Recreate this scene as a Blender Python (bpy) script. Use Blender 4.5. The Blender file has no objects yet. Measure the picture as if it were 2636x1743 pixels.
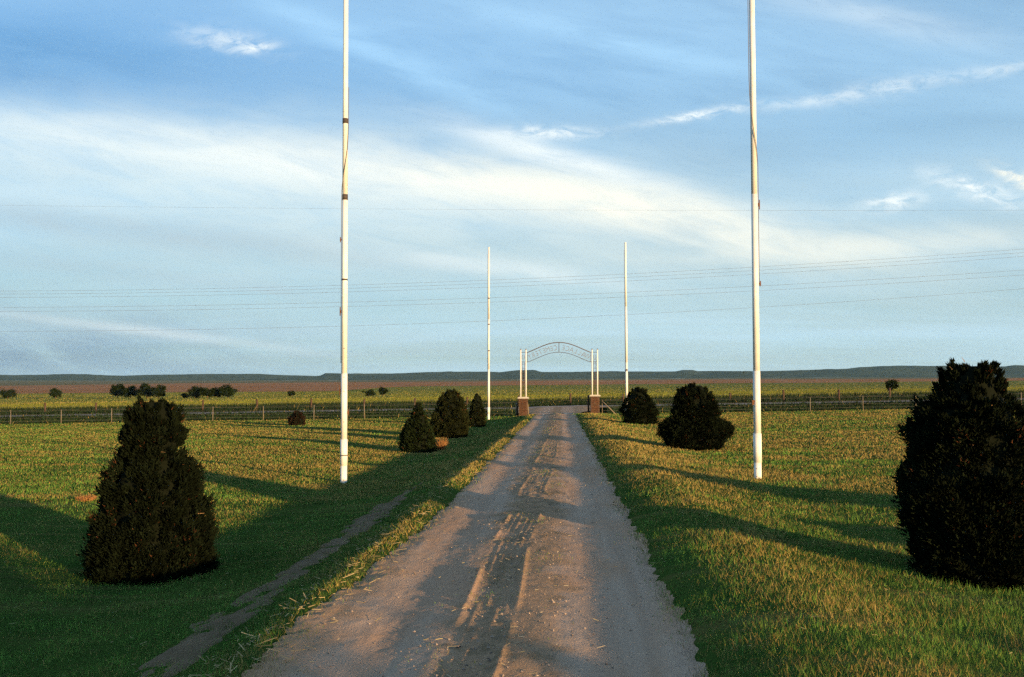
import bpy, math, random
import numpy as np
R = math.radians
scene = bpy.context.scene
COL = scene.collection

# ------------------------------------------------------------------ camera
EYE, FPX, HOR = 1.75, 2563.0, 996.0
PITCH, YAW = math.atan((HOR - 871.5) / FPX), R(2.84)
cam_d = bpy.data.cameras.new('camera')
cam = bpy.data.objects.new('camera', cam_d); COL.objects.link(cam)
cam.location = (0, 0, EYE)
cam.rotation_euler = (R(90) + PITCH, 0, YAW)
cam_d.sensor_width = 36; cam_d.lens = 36 * FPX / 2636
cam_d.clip_start = 0.05; cam_d.clip_end = 60000
scene.camera = cam

# ------------------------------------------------------------------ light
SUN_AZ, SUN_EL = R(42), R(5.2)        # azimuth to the right of straight behind
sd = np.array([math.sin(SUN_AZ) * math.cos(SUN_EL), -math.cos(SUN_AZ) * math.cos(SUN_EL), math.sin(SUN_EL)])
sun_d = bpy.data.lights.new('sun', 'SUN'); sun_d.energy = 5.0; sun_d.angle = R(0.8)
sun_d.color = (1.0, 0.66, 0.30)
sun = bpy.data.objects.new('sun', sun_d); COL.objects.link(sun)
sun.location = (20, -20, 12)
from mathutils import Vector
sun.rotation_euler = Vector(sd).to_track_quat('Z', 'Y').to_euler()
scene.view_settings.view_transform = 'Standard'
scene.view_settings.look = 'None'
scene.view_settings.gamma = 1.0
scene.view_settings.exposure = 0.85
scene.cycles.use_denoising = False
scene.cycles.use_adaptive_sampling = True; scene.cycles.adaptive_threshold = 0.02; scene.cycles.adaptive_min_samples = 12
scene.cycles.max_bounces = 4
scene.cycles.diffuse_bounces = 2
scene.cycles.volume_bounces = 0

# ------------------------------------------------------------------ world
world = bpy.data.worlds.new('World'); scene.world = world; world.use_nodes = True
world.cycles.sampling_method = 'MANUAL'; world.cycles.sample_map_resolution = 512
wt = world.node_tree; wt.nodes.clear()

class G:
    """small expression helper for node trees"""
    def __init__(s, t): s.t = t
    def put(s, sock, v):
        if isinstance(v, bpy.types.NodeSocket): s.t.links.new(v, sock)
        else: sock.default_value = v
    def m(s, op, a, b=None, c=None, clamp=False):
        n = s.t.nodes.new('ShaderNodeMath'); n.operation = op; n.use_clamp = clamp
        s.put(n.inputs[0], a)
        if b is not None: s.put(n.inputs[1], b)
        if c is not None: s.put(n.inputs[2], c)
        return n.outputs[0]
    def add(s, a, b): return s.m('ADD', a, b)
    def sub(s, a, b): return s.m('SUBTRACT', a, b)
    def mul(s, a, b): return s.m('MULTIPLY', a, b)
    def vec(s, x, y, z):
        n = s.t.nodes.new('ShaderNodeCombineXYZ')
        for i, v in enumerate((x, y, z)): s.put(n.inputs[i], v)
        return n.outputs[0]
    def noise(s, v, scale, detail=4, rough=0.55, dist=0.0):
        n = s.t.nodes.new('ShaderNodeTexNoise'); s.put(n.inputs['Vector'], v)
        n.inputs['Scale'].default_value = scale; n.inputs['Detail'].default_value = detail
        n.inputs['Roughness'].default_value = rough; n.inputs['Distortion'].default_value = dist
        return n.outputs['Fac']
    def vor(s, v, scale):
        n = s.t.nodes.new('ShaderNodeTexVoronoi'); s.put(n.inputs['Vector'], v)
        n.inputs['Scale'].default_value = scale
        return n.outputs['Distance']
    def ss(s, x, a, b, lo=0.0, hi=1.0):
        n = s.t.nodes.new('ShaderNodeMapRange'); n.interpolation_type = 'SMOOTHSTEP'
        s.put(n.inputs['Value'], x)
        n.inputs['From Min'].default_value = a; n.inputs['From Max'].default_value = b
        n.inputs['To Min'].default_value = lo; n.inputs['To Max'].default_value = hi
        return n.outputs['Result']
    def mix(s, f, a, b, mode='MIX'):
        n = s.t.nodes.new('ShaderNodeMix'); n.data_type = 'RGBA'; n.blend_type = mode
        s.put(n.inputs['Factor'], f)
        for i, v in ((6, a), (7, b)):
            if not isinstance(v, bpy.types.NodeSocket) and len(v) == 3: v = (*v, 1)
            s.put(n.inputs[i], v)
        return n.outputs[2]
    def mapv(s, v, scale=(1, 1, 1), rot=(0, 0, 0), loc=(0, 0, 0)):
        n = s.t.nodes.new('ShaderNodeMapping'); s.put(n.inputs['Vector'], v)
        n.inputs['Scale'].default_value = scale; n.inputs['Rotation'].default_value = rot
        n.inputs['Location'].default_value = loc
        return n.outputs[0]

g = G(wt)
tc = wt.nodes.new('ShaderNodeTexCoord'); sep = wt.nodes.new('ShaderNodeSeparateXYZ')
wt.links.new(tc.outputs['Generated'], sep.inputs[0])
dx, dy, dz = sep.outputs
sky = wt.nodes.new('ShaderNodeTexSky'); sky.sky_type = 'NISHITA'; sky.sun_disc = False
sky.sun_elevation = SUN_EL; sky.sun_rotation = math.pi - SUN_AZ
sky.altitude = 600; sky.air_density = 1.0; sky.dust_density = 0.6; sky.ozone_density = 2.5
SKY_STRENGTH = 0.089
def build_sky():
    base = g.mix(1.0, sky.outputs[0], (0.84, 1.20, 1.46), 'MULTIPLY')
    up = g.m('MAXIMUM', dz, 0.0)
    # cirrus layer: noise on a plane high above the ground, all round the sky
    zz = g.add(up, 0.09)
    px, py = g.m('DIVIDE', dx, zz), g.m('DIVIDE', dy, zz)
    pl = g.vec(px, py, 0.0)
    rot = g.mapv(pl, scale=(0.30, 1.0, 1), rot=(0, 0, R(-14)), loc=(3.7, 1.9, 0))
    n1 = g.noise(rot, 0.55, 4, 0.55, 0.6)
    n2 = g.noise(rot, 2.2, 4, 0.6, 0.0)
    nn = g.add(g.mul(n1, 0.75), g.mul(n2, 0.25))
    cir = g.add(g.mul(g.ss(nn, 0.35, 0.70), 0.34), 0.14)
    # veil of thin high cloud, thicker low down
    veil = g.add(g.mul(g.ss(dz, 0.34, 0.14), 0.62), g.mul(g.ss(dz, 0.12, 0.02), 0.26))
    veil = g.mul(veil, g.ss(g.noise(rot, 0.9, 4, 0.5, 0.3), 0.22, 0.62, 0.72, 1.05))
    col = g.mix(veil, base, VEIL)
    col = g.mix(cir, col, CIRRUS)
    # individual streaks that stand out, placed by bearing and height
    yy = g.m('MAXIMUM', dy, 0.05)
    u, v = g.m('DIVIDE', dx, yy), g.m('DIVIDE', dz, yy)
    front = g.ss(dy, 0.2, 0.5)
    wv = g.vec(g.mul(u, 6.0), g.mul(v, 16.0), 0.0)
    warp = g.mul(g.sub(g.noise(wv, 1.0, 4, 0.55, 0.0), 0.5), 1.0)
    fine = g.noise(g.vec(g.mul(u, 40.0), g.mul(v, 90.0), 0.0), 1.0, 5, 0.65, 0.5)
    finem = g.ss(fine, 0.30, 0.68)
    soft = g.noise(g.vec(g.add(g.mul(u, 9.0), g.mul(v, 3.0)), g.add(g.mul(v, 40.0), g.mul(u, 8.0)), 0.0), 1.0, 7, 0.64, 0.5)
    softm = g.ss(soft, 0.25, 0.65, 0.45, 1.0)
    for (cx, cy, hl, hw, ang, stg, colr, kind) in STREAKS:
        cu, cv = (cx - 1445) / FPX, (HOR - cy) / FPX
        c, s_ = math.cos(R(ang)), math.sin(R(ang))
        du, dv = g.sub(u, cu), g.sub(v, cv)
        a = g.add(g.mul(du, c), g.mul(dv, s_))
        b = g.sub(g.mul(dv, c), g.mul(du, s_))
        b = g.add(b, g.mul(warp, (1.1 if kind == 'soft' else 1.6) * hw / FPX))
        q = g.add(g.m('POWER', g.m('ABSOLUTE', g.mul(a, FPX / hl)), 2.0), g.m('POWER', g.m('ABSOLUTE', g.mul(b, FPX / hw)), 2.0))
        e = g.m('POWER', 2.71828, g.mul(q, -1.0))
        e = g.mul(g.mul(e, stg), softm if kind == 'soft' else finem)
        e = g.mul(e, front)
        col = g.mix(g.m('MINIMUM', e, 1.0), col, colr)
    bg = wt.nodes.new('ShaderNodeBackground'); bg.inputs['Strength'].default_value = SKY_STRENGTH
    out = wt.nodes.new('ShaderNodeOutputWorld')
    wt.links.new(col, bg.inputs['Color']); wt.links.new(bg.outputs[0], out.inputs['Surface'])
VEIL = (2.95, 3.80, 3.95)
CIRRUS = (4.1, 6.2, 7.9)
CYN = (4.4, 6.9, 8.8)
WHT, WRM, GRY, BLU = (6.6, 7.0, 6.9), (7.2, 7.0, 6.0), (2.5, 3.2, 3.8), (1.1, 1.7, 2.7)
STREAKS = [
    (1750, 130, 1200, 270, -3, 0.22, CYN, 'soft'), (60, 120, 600, 115, -6, 0.75, (.80, 2.2, 4.2), 'soft'), (600, 455, 1200, 165, -6, 0.62, (5.2, 5.9, 5.8), 'soft'), (2330, 350, 420, 80, 4, 0.30, (1.4, 3.0, 4.7), 'soft'), (1300, 640, 1500, 200, 0, 0.35, (4.9, 5.6, 5.5), 'soft'),
    (330, 355, 900, 75, -7, 0.50, (6.0, 6.5, 6.4), 'soft'), (900, 430, 560, 55, -8, 0.62, (6.8, 7.0, 6.6), 'soft'),
    (1430, 398, 270, 30, -17, 0.85, WHT, 'soft'), (1690, 545, 430, 55, -13, 0.95, WRM, 'soft'),
    (1250, 470, 500, 60, -10, 0.5, WRM, 'soft'), (2250, 640, 520, 40, 3, 0.45, WRM, 'soft'),
    (250, 575, 800, 38, -7, 0.45, GRY, 'soft'), (350, 700, 700, 30, -7, 0.25, GRY, 'soft'), (1300, 690, 360, 24, -8, 0.40, WHT, 'soft'),
    (-200, 925, 950, 150, -2, 0.85, (1.35, 2.05, 3.0), 'soft'), (350, 850, 420, 14, -7, 0.35, WHT, 'soft'),
    (560, 78, 120, 32, -12, 0.55, WHT, 'fine'), (640, 98, 45, 10, 8, 0.8, WHT, 'fine'),
    (950, 110, 420, 36, -25, 0.26, CYN, 'soft'), (1560, 90, 380, 34, -14, 0.22, CYN, 'soft'),
    (1400, 336, 125, 15, -1, 0.95, WHT, 'fine'), (1800, 293, 125, 11, 9, 1.1, WHT, 'fine'),
    (2080, 262, 130, 14, 8, 0.40, WHT, 'fine'), (2290, 228, 170, 22, 11, 0.45, WHT, 'fine'), (2570, 188, 110, 14, 9, 0.42, WHT, 'fine'),
    (2290, 525, 70, 20, 8, 0.9, WHT, 'fine'), (2500, 500, 120, 24, -18, 0.95, WHT, 'fine'),
    (2615, 478, 75, 20, -25, 1.2, WRM, 'fine'), (2250, 45, 300, 40, -12, 0.28, WHT, 'soft'),
]
build_sky()

# ------------------------------------------------------------------ helpers
def ray(px, py):
    x, y = (px - 1318) / FPX, (871.5 - py) / FPX
    f, up = math.cos(PITCH) - y * math.sin(PITCH), math.sin(PITCH) + y * math.cos(PITCH)
    return np.array([x * math.cos(YAW) - f * math.sin(YAW), x * math.sin(YAW) + f * math.cos(YAW), up])
def on_ground(px, py):
    r = ray(px, py); z = 0.0
    for _ in range(30):
        t = (z - EYE) / r[2]; p = r * t
        z = 0.5 * z + 0.5 * float(height(p[0], p[1]))
    return float(p[0]), float(p[1]), float(height(p[0], p[1]))
def at_y(px, py, Y):
    r = ray(px, py); t = Y / r[1]
    return np.array([r[0] * t, Y, EYE + r[2] * t])

def _hash(ix, iy, seed):
    h = (ix.astype(np.int64) * 374761393 + iy.astype(np.int64) * 668265263 + seed * 1442695041) & 0xffffffff
    h = ((h ^ (h >> 13)) * 1274126177) & 0xffffffff
    return ((h ^ (h >> 16)) & 0xffff) / 65535.0
def vnoise(x, y, seed=0):
    x, y = np.asarray(x, float), np.asarray(y, float)
    ix, iy = np.floor(x), np.floor(y); fx, fy = x - ix, y - iy
    fx, fy = fx * fx * (3 - 2 * fx), fy * fy * (3 - 2 * fy)
    a, b = _hash(ix, iy, seed), _hash(ix + 1, iy, seed)
    c, d = _hash(ix, iy + 1, seed), _hash(ix + 1, iy + 1, seed)
    return (a * (1 - fx) + b * fx) * (1 - fy) + (c * (1 - fx) + d * fx) * fy
def fbm(x, y, seed=0, o=4):
    s, a, t = 0, 0.5, 0
    for k in range(o):
        s = s + a * vnoise(x * 2 ** k, y * 2 ** k, seed + k); t += a; a *= 0.5
    return s / t
def sstep(x, a, b):
    t = np.clip((np.asarray(x, float) - a) / (b - a), 0, 1)
    return t * t * (3 - 2 * t)

DRIVE_L, DRIVE_R = -1.68, 0.90
GATE_Y = 62.5
def crown(X, Y):
    """low banks along the drive: a berm on one side, a shoulder falling to lower lawn on the other"""
    b = np.interp(X, [-9, -4.2, -3.1, -2.3, -1.85, -1.6, .8, 1.25, 1.7, 2.4, 3.6], [-.12, -.23, -.14, .0, .15, .12, .12, .21, .235, .12, .0])
    return b * (1 - sstep(Y, 55, 64) * .75)
CREST = np.array([(-900, 958), (-500, 966), (-200, 961), (0, 965), (150, 963), (300, 967), (520, 962), (660, 963), (800, 968), (818, 967.5), (832, 961), (1000, 962), (1040, 961), (1100, 957.5), (1260, 957), (1285, 958.5), (1305, 956), (1332, 953), (1376, 953.5), (1392, 958), (1500, 957.5), (1735, 956.5), (1755, 953), (1780, 953), (1792, 956.5), (1930, 956), (2000, 955), (2170, 951), (2200, 947), (2280, 944), (2420, 943), (2445, 945), (2560, 944.5), (2585, 942), (2640, 942.5), (2900, 940), (3300, 948), (3800, 944)], float)
CREST_D = 9500.0
def height(X, Y, bank=True):
    X, Y = np.asarray(X, float), np.asarray(Y, float)
    s = np.interp(Y, [0, 18, 63, 200, 600, 4000], [.008, .010, .0175, .0175, .010, .005])
    z = s * np.clip(X, -2000, 2000)
    z = z + np.interp(Y, [0, 100, 200, 350, 600, 1000, 1300, 1700, 2500, 4000, 7000, 9000], [0, 0, -.35, -1.0, -1.3, -.8, .8, 4.0, 13, 28, 55, 72])
    far = sstep(Y, 20, 120)
    z = z + 0.05 * (fbm(X * .35, Y * .35, 5) - .5) * (1 - far) + 0.10 * (fbm(X * .09, Y * .09, 9) - .5) * (1 - far)
    z = z + (fbm(X / 260, Y / 260, 21) - .5) * 5.0 * sstep(Y, 900, 2600)
    # roadside ditches, bridged where the drive meets the county road
    bridge = sstep(np.abs(X + 0.2), 4.0, 10.0)
    z = z - 0.45 * bridge * np.exp(-((Y - 75) / 5.5) ** 2) - 0.35 * np.exp(-((Y - 99) / 4.0) ** 2)
    z = z + crown(X, Y)
    # mesas on the skyline
    u = X / np.maximum(Y, 1)
    px = 1445 + u * FPX
    cy = np.interp(px, CREST[:, 0], CREST[:, 1])
    hc = EYE + (HOR - cy) / FPX * CREST_D
    t = sstep(Y, 7600, CREST_D)
    z = np.where(Y > 7600, z * (1 - t) + hc * t, z)
    return z
def h1(x, y): return float(height(x, y))

# ------------------------------------------------------------------ materials
MATS = {}
def material(name, build, rough=0.85, spec=0.2):
    m = bpy.data.materials.new(name); m.use_nodes = True
    t = m.node_tree; b = t.nodes['Principled BSDF']
    b.inputs['Roughness'].default_value = rough
    b.inputs['Specular IOR Level'].default_value = spec
    gg = G(t)
    co = t.nodes.new('ShaderNodeTexCoord').outputs['Object']
    col, bump, bs, bd = build(gg, co)
    gg.put(b.inputs['Base Color'], col if isinstance(col, bpy.types.NodeSocket) else (*col, 1))
    if bump is not None:
        bn = t.nodes.new('ShaderNodeBump'); bn.inputs['Strength'].default_value = bs; bn.inputs['Distance'].default_value = bd
        t.links.new(bump, bn.inputs['Height']); t.links.new(bn.outputs[0], b.inputs['Normal'])
    MATS[name] = m
    return m

def attr_color(gg, name='col'):
    n = gg.t.nodes.new('ShaderNodeAttribute'); n.attribute_name = name
    return n.outputs['Color']

def m_lawn(gg, co):
    n = gg.noise(co, 0.7, 5, .6); n2 = gg.noise(co, 14, 4, .6); n3 = gg.noise(gg.mapv(co, (.25, 2.2, 1), (0, 0, R(-9))), 1.0, 4, .6)
    c = gg.mix(gg.ss(n, .35, .65), (.032, .070, .014), (.052, .088, .019))
    c = gg.mix(gg.mul(gg.ss(n3, .50, .68), .55), c, (.14, .115, .042))
    c = gg.mix(gg.mul(gg.ss(n2, .5, .75), .5), c, (.10, .08, .032))
    return c, n2, .8, .05
material('lawn_ground', m_lawn, 1.0, 0.0)

def m_soil(gg, co):
    n = gg.noise(co, 2.5, 5, .6); n2 = gg.noise(co, 40, 3, .6)
    c = gg.mix(gg.ss(n, .3, .7), (.17, .112, .068), (.235, .158, .10))
    c = gg.mix(gg.mul(n2, .6), c, (.06, .055, .025))
    return c, n2, .6, .02
material('bare_soil', m_soil, 1.0, 0.05)

def m_drive(gg, co):
    sx = gg.t.nodes.new('ShaderNodeSeparateXYZ'); gg.t.links.new(co, sx.inputs[0])
    x = sx.outputs[0]
    lon = gg.noise(gg.mapv(co, (5.0, .18, 1)), 1.0, 5, .6, .2)
    big = gg.noise(gg.mapv(co, (1.2, .30, 1)), 1.0, 4, .6, .3)
    grit = gg.noise(co, 90, 3, .7); peb = gg.vor(co, 60)
    c = gg.mix(gg.ss(lon, .3, .7), (.40, .268, .186), (.50, .348, .250))
    c = gg.mix(gg.mul(gg.ss(big, .42, .62), .55), c, (.45, .245, .135))
    xw = gg.add(x, gg.mul(gg.sub(gg.noise(gg.mapv(co, (.5, 1.2, 1)), 1.5, 4, .6), .5), .9))
    # trodden grey tracks and the browner soil of the hump and edges
    hump = gg.mul(gg.ss(xw, -.85, -.6), gg.ss(xw, .12, -.12))
    c = gg.mix(gg.mul(hump, .75), c, (.34, .205, .112))
    mot = gg.ss(gg.noise(gg.mapv(co, (1.6, .8, 1)), 2.6, 5, .7), .47, .66)
    c = gg.mix(gg.mul(gg.mul(hump, mot), .65), c, (.13, .10, .052))
    edge = gg.add(gg.ss(xw, -1.25, -1.75), gg.ss(xw, .72, 1.05))
    c = gg.mix(gg.mul(edge, .7), c, (.38, .215, .105))
    c = gg.mix(gg.mul(gg.ss(grit, .45, .75), .55), c, (.19, .155, .135))
    c = gg.mix(gg.mul(gg.ss(grit, .40, .15), .35), c, (.46, .33, .24))
    return c, gg.add(gg.mul(grit, .7), gg.mul(peb, .5)), .55, .012
material('drive_dirt', m_drive, 1.0, 0.03)

def m_county(gg, co):
    n = gg.noise(gg.mapv(co, (.06, .9, 1)), 1, 5, .6); n2 = gg.noise(co, 6, 4, .7)
    c = gg.mix(gg.ss(n, .3, .7), (.33, .235, .19), (.43, .32, .265))
    c = gg.mix(gg.mul(gg.ss(n2, .5, .8), .5), c, (.25, .19, .14))
    return c, n2, .4, .03
material('county_gravel', m_county, 1.0, .0)

def m_verge(gg, co):
    n = gg.noise(gg.mapv(co, (.4, .8, 1)), .8, 5, .65); n2 = gg.noise(co, 5, 4, .7)
    c = gg.mix(gg.ss(n, .3, .7), (.006, .012, .0045), (.012, .020, .007))
    c = gg.mix(gg.mul(gg.ss(n2, .6, .8), .3), c, (.04, .03, .014))
    return c, n2, .9, .25
material('verge_ground', m_verge, 1.0, 0.0)

def m_field(ca, cb, cc, stretch=(.012, .10, 1), sc=1.0):
    def f(gg, co):
        n = gg.noise(gg.mapv(co, stretch), sc, 5, .6, .3); n2 = gg.noise(gg.mapv(co, (stretch[0] * 8, stretch[1] * 5, 1)), sc, 5, .7)
        c = gg.mix(gg.ss(n, .35, .65), ca, cb)
        c = gg.mix(gg.mul(gg.ss(n2, .5, .72), .6), c, cc)
        return c, gg.noise(co, 1.1, 3, .7), 1.0, .9
    return f
material('crop_green', m_field((.150, .160, .026), (.205, .200, .038), (.10, .12, .022), (.02, .09, 1)), 1.0, 0)
material('pasture_green', m_field((.12, .14, .036), (.18, .18, .048), (.25, .215, .065), (.004, .030, 1)), 1.0, 0)
material('plowed_red', m_field((.33, .140, .062), (.43, .205, .105), (.25, .13, .06), (.0012, .010, 1)), 1.0, 0)
material('range_grass', m_field((.14, .135, .070), (.23, .150, .080), (.10, .115, .060), (.0008, .006, 1)), 1.0, 0)
def m_hill(gg, co):
    n = gg.noise(gg.mapv(co, (.0016, .0010, .006)), 1, 6, .65, .3); n2 = gg.noise(co, .012, 5, .7)
    c = gg.mix(gg.ss(n, .3, .7), (.026, .042, .034), (.058, .074, .054))
    c = gg.mix(gg.mul(gg.ss(n2, .5, .7), .5), c, (.018, .022, .022))
    return c, n2, .6, 30
material('hill_scrub', m_hill, 1.0, 0)

def m_blade(gg, co):
    return attr_color(gg), None, 0, 0
material('grass_blade', m_blade, .7, .15)
material('straw', m_blade, .8, .1)
material('cedar_foliage', m_blade, .9, .05)
material('broadleaf', m_blade, .9, .05)
def m_bark(gg, co):
    n = gg.noise(gg.mapv(co, (30, 30, 4)), 1, 4, .6)
    return gg.mix(n, (.06, .035, .022), (.17, .10, .065)), n, .7, .02
material('bark', m_bark)
def m_white(gg, co):
    n = gg.noise(co, 3.0, 5, .6); n2 = gg.noise(gg.mapv(co, (40, 40, 2.5)), 1, 4, .6)
    c = gg.mix(gg.ss(n, .3, .7), (.80, .78, .74), (.72, .69, .64))
    c = gg.mix(gg.mul(gg.ss(n2, .62, .78), .55), c, (.38, .25, .15))
    return c, n, .1, .01
material('white_paint', m_white, .5, .3)
def m_flat(c1, c2, sc=12, bs=.3):
    def f(gg, co):
        n = gg.noise(co, sc, 4, .6)
        return gg.mix(n, c1, c2), n, bs, .01
    return f
material('rust', m_flat((.09, .04, .02), (.20, .09, .045)), .9)
material('dark_tape', m_flat((.045, .035, .03), (.10, .08, .07)), .7)
material('rope', m_flat((.10, .08, .065), (.22, .18, .14), 60), .9)
material('dark_iron', m_flat((.05, .032, .028), (.11, .07, .055)), .7)
material('letter_iron', m_flat((.12, .090, .072), (.19, .15, .125)), .7)
def m_brick(gg, co):
    oi = gg.t.nodes.new('ShaderNodeObjectInfo').outputs['Random']
    n = gg.noise(co, 18, 4, .6)
    c = gg.mix(oi, (.055, .023, .012), (.115, .048, .024))
    return gg.mix(gg.mul(n, .5), c, (.05, .026, .018)), n, .4, .01
material('brick', m_brick, .9)
material('mortar', m_flat((.085, .062, .045), (.13, .10, .075), 25), .95)
material('concrete', m_flat((.36, .33, .29), (.50, .46, .40), 9), .9)
material('pale_post', m_flat((.17, .135, .092), (.26, .21, .15), 9), .8)
material('wood_post', m_flat((.045, .026, .018), (.11, .066, .042), 9), .95)
material('wire', m_flat((.10, .09, .085), (.18, .165, .15), 9), .6)
material('utility_wood', m_flat((.07, .05, .04), (.14, .10, .075), 6), .95)

# ------------------------------------------------------------------ mesh helpers
class MB:
    def __init__(s): s.v, s.f = [], []
    def box(s, c, d, rz=0):
        cx, cy, cz = c; a, b, e = d[0] / 2, d[1] / 2, d[2] / 2; i = len(s.v)
        cs, sn = math.cos(rz), math.sin(rz)
        for z in (-e, e):
            for x, y in ((-a, -b), (a, -b), (a, b), (-a, b)):
                s.v.append((cx + x * cs - y * sn, cy + x * sn + y * cs, cz + z))
        s.f += [(i, i + 3, i + 2, i + 1), (i + 4, i + 5, i + 6, i + 7)] + [(i + k, i + (k + 1) % 4, i + 4 + (k + 1) % 4, i + 4 + k) for k in range(4)]
        return s
    def tube(s, pts, rad, n=10, cap=True):
        pts = [np.array(p, float) for p in pts]
        if not hasattr(rad, '__len__'): rad = [rad] * len(pts)
        i0 = len(s.v)
        d0 = pts[1] - pts[0]
        ref = np.array([0, 0, 1.]) if abs(d0[2]) < .9 * np.linalg.norm(d0) else np.array([1., 0, 0])
        for k, p in enumerate(pts):
            d = pts[min(k + 1, len(pts) - 1)] - pts[max(k - 1, 0)]; d /= np.linalg.norm(d)
            a = np.cross(d, ref); a /= np.linalg.norm(a); b = np.cross(d, a)
            for q in range(n):
                t = 2 * math.pi * q / n
                s.v.append(tuple(p + rad[k] * (math.cos(t) * a + math.sin(t) * b)))
        for k in range(len(pts) - 1):
            for q in range(n):
                s.f.append((i0 + k * n + q, i0 + (k + 1) * n + q, i0 + (k + 1) * n + (q + 1) % n, i0 + k * n + (q + 1) % n))
        if cap:
            s.f.append(tuple(i0 + q for q in range(n))); e = i0 + (len(pts) - 1) * n
            s.f.append(tuple(e + q for q in reversed(range(n))))
        return s
    def mesh(s, name, smooth=False):
        m = bpy.data.meshes.new(name); m.from_pydata(s.v, [], s.f); m.update()
        if smooth: m.polygons.foreach_set('use_smooth', [len(f) == 4 for f in s.f])
        return m
    def build(s, name, mat, parent=None, smooth=False, loc=None):
        return link(name, s.mesh(name, smooth), mat, parent, loc)
def link(name, me, mat, parent=None, loc=None):
    if mat and not me.materials: me.materials.append(MATS[mat])
    o = bpy.data.objects.new(name, me); COL.objects.link(o)
    if parent: o.parent = parent
    if loc is not None: o.location = loc
    return o
def np_mesh(name, verts, faces, cols=None, smooth=False):
    """fast mesh from arrays; every face has the same number of corners"""
    verts, faces = np.asarray(verts, np.float32), np.asarray(faces, np.int32)
    k = faces.shape[1]
    m = bpy.data.meshes.new(name)
    m.vertices.add(len(verts)); m.vertices.foreach_set('co', verts.ravel())
    m.loops.add(faces.size); m.loops.foreach_set('vertex_index', faces.ravel())
    m.polygons.add(len(faces)); m.polygons.foreach_set('loop_start', np.arange(0, faces.size, k, dtype=np.int32))
    m.polygons.foreach_set('loop_total', np.full(len(faces), k, np.int32))
    m.polygons.foreach_set('use_smooth', np.full(len(faces), smooth, bool))
    m.update(calc_edges=True)
    if cols is not None:
        a = m.attributes.new('col', 'FLOAT_COLOR', 'POINT')
        c = np.ones((len(verts), 4), np.float32); c[:, :3] = cols
        a.data.foreach_set('color', c.ravel())
    return m
def empty(name, loc, label=None, cat=None, group=None):
    o = bpy.data.objects.new(name, None); COL.objects.link(o); o.location = loc
    o.empty_display_size = .2
    return tag(o, label, cat, group)
def tag(o, label=None, cat=None, group=None, kind=None):
    for k, v in (('label', label), ('category', cat), ('group', group), ('kind', kind)):
        if v: o[k] = v
    return o
def structure(o, label=None, cat=None):
    o['kind'] = 'structure'
    return tag(o, label, cat)

def grid(name, X, Y, Z, mat):
    ny, nx = X.shape
    idx = np.arange(nx * ny).reshape(ny, nx)
    f = np.stack([idx[:-1, :-1], idx[:-1, 1:], idx[1:, 1:], idx[1:, :-1]], -1).reshape(-1, 4)
    return link(name, np_mesh(name, np.stack([X, Y, Z], -1).reshape(-1, 3), f, smooth=True), mat)

# ------------------------------------------------------------------ ground
def nonuni(lo, hi, c, fine, grow):
    a = [c]; st = fine
    while a[-1] < hi: a.append(min(a[-1] + st, hi)); st *= grow
    b = [c]; st = fine
    while b[0] > lo: b.insert(0, max(b[0] - st, lo)); st *= grow
    return np.array(b[:-1] + a)
FENCE_END = 63.4
def lawn_z(X, Y):
    z = height(X, Y)
    inside = sstep(X + .20 * (1 - sstep(Y, 6, 12)), DRIVE_L - .02, DRIVE_L + .30) * (1 - sstep(X, DRIVE_R - .30, DRIVE_R + .02)) * sstep(Y, -39, -37)
    return z - .10 * inside
xs, ys = nonuni(-260, 260, -.4, .085, 1.022), nonuni(-60, FENCE_END, 7, .07, 1.012)
xs = np.unique(np.round(np.concatenate([xs[(np.abs(xs - DRIVE_L + .05) > .42) & (np.abs(xs - DRIVE_R) > .40)], np.linspace(DRIVE_L - .47, DRIVE_L + .37, 27), np.linspace(DRIVE_R - .40, DRIVE_R + .40, 27)]), 4))
X, Y = np.meshgrid(xs, ys)
structure(grid('lawn', X, Y, lawn_z(X, Y), 'lawn_ground'), 'mown grass lawn of the cemetery on both sides of the dirt drive', 'lawn')

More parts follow.
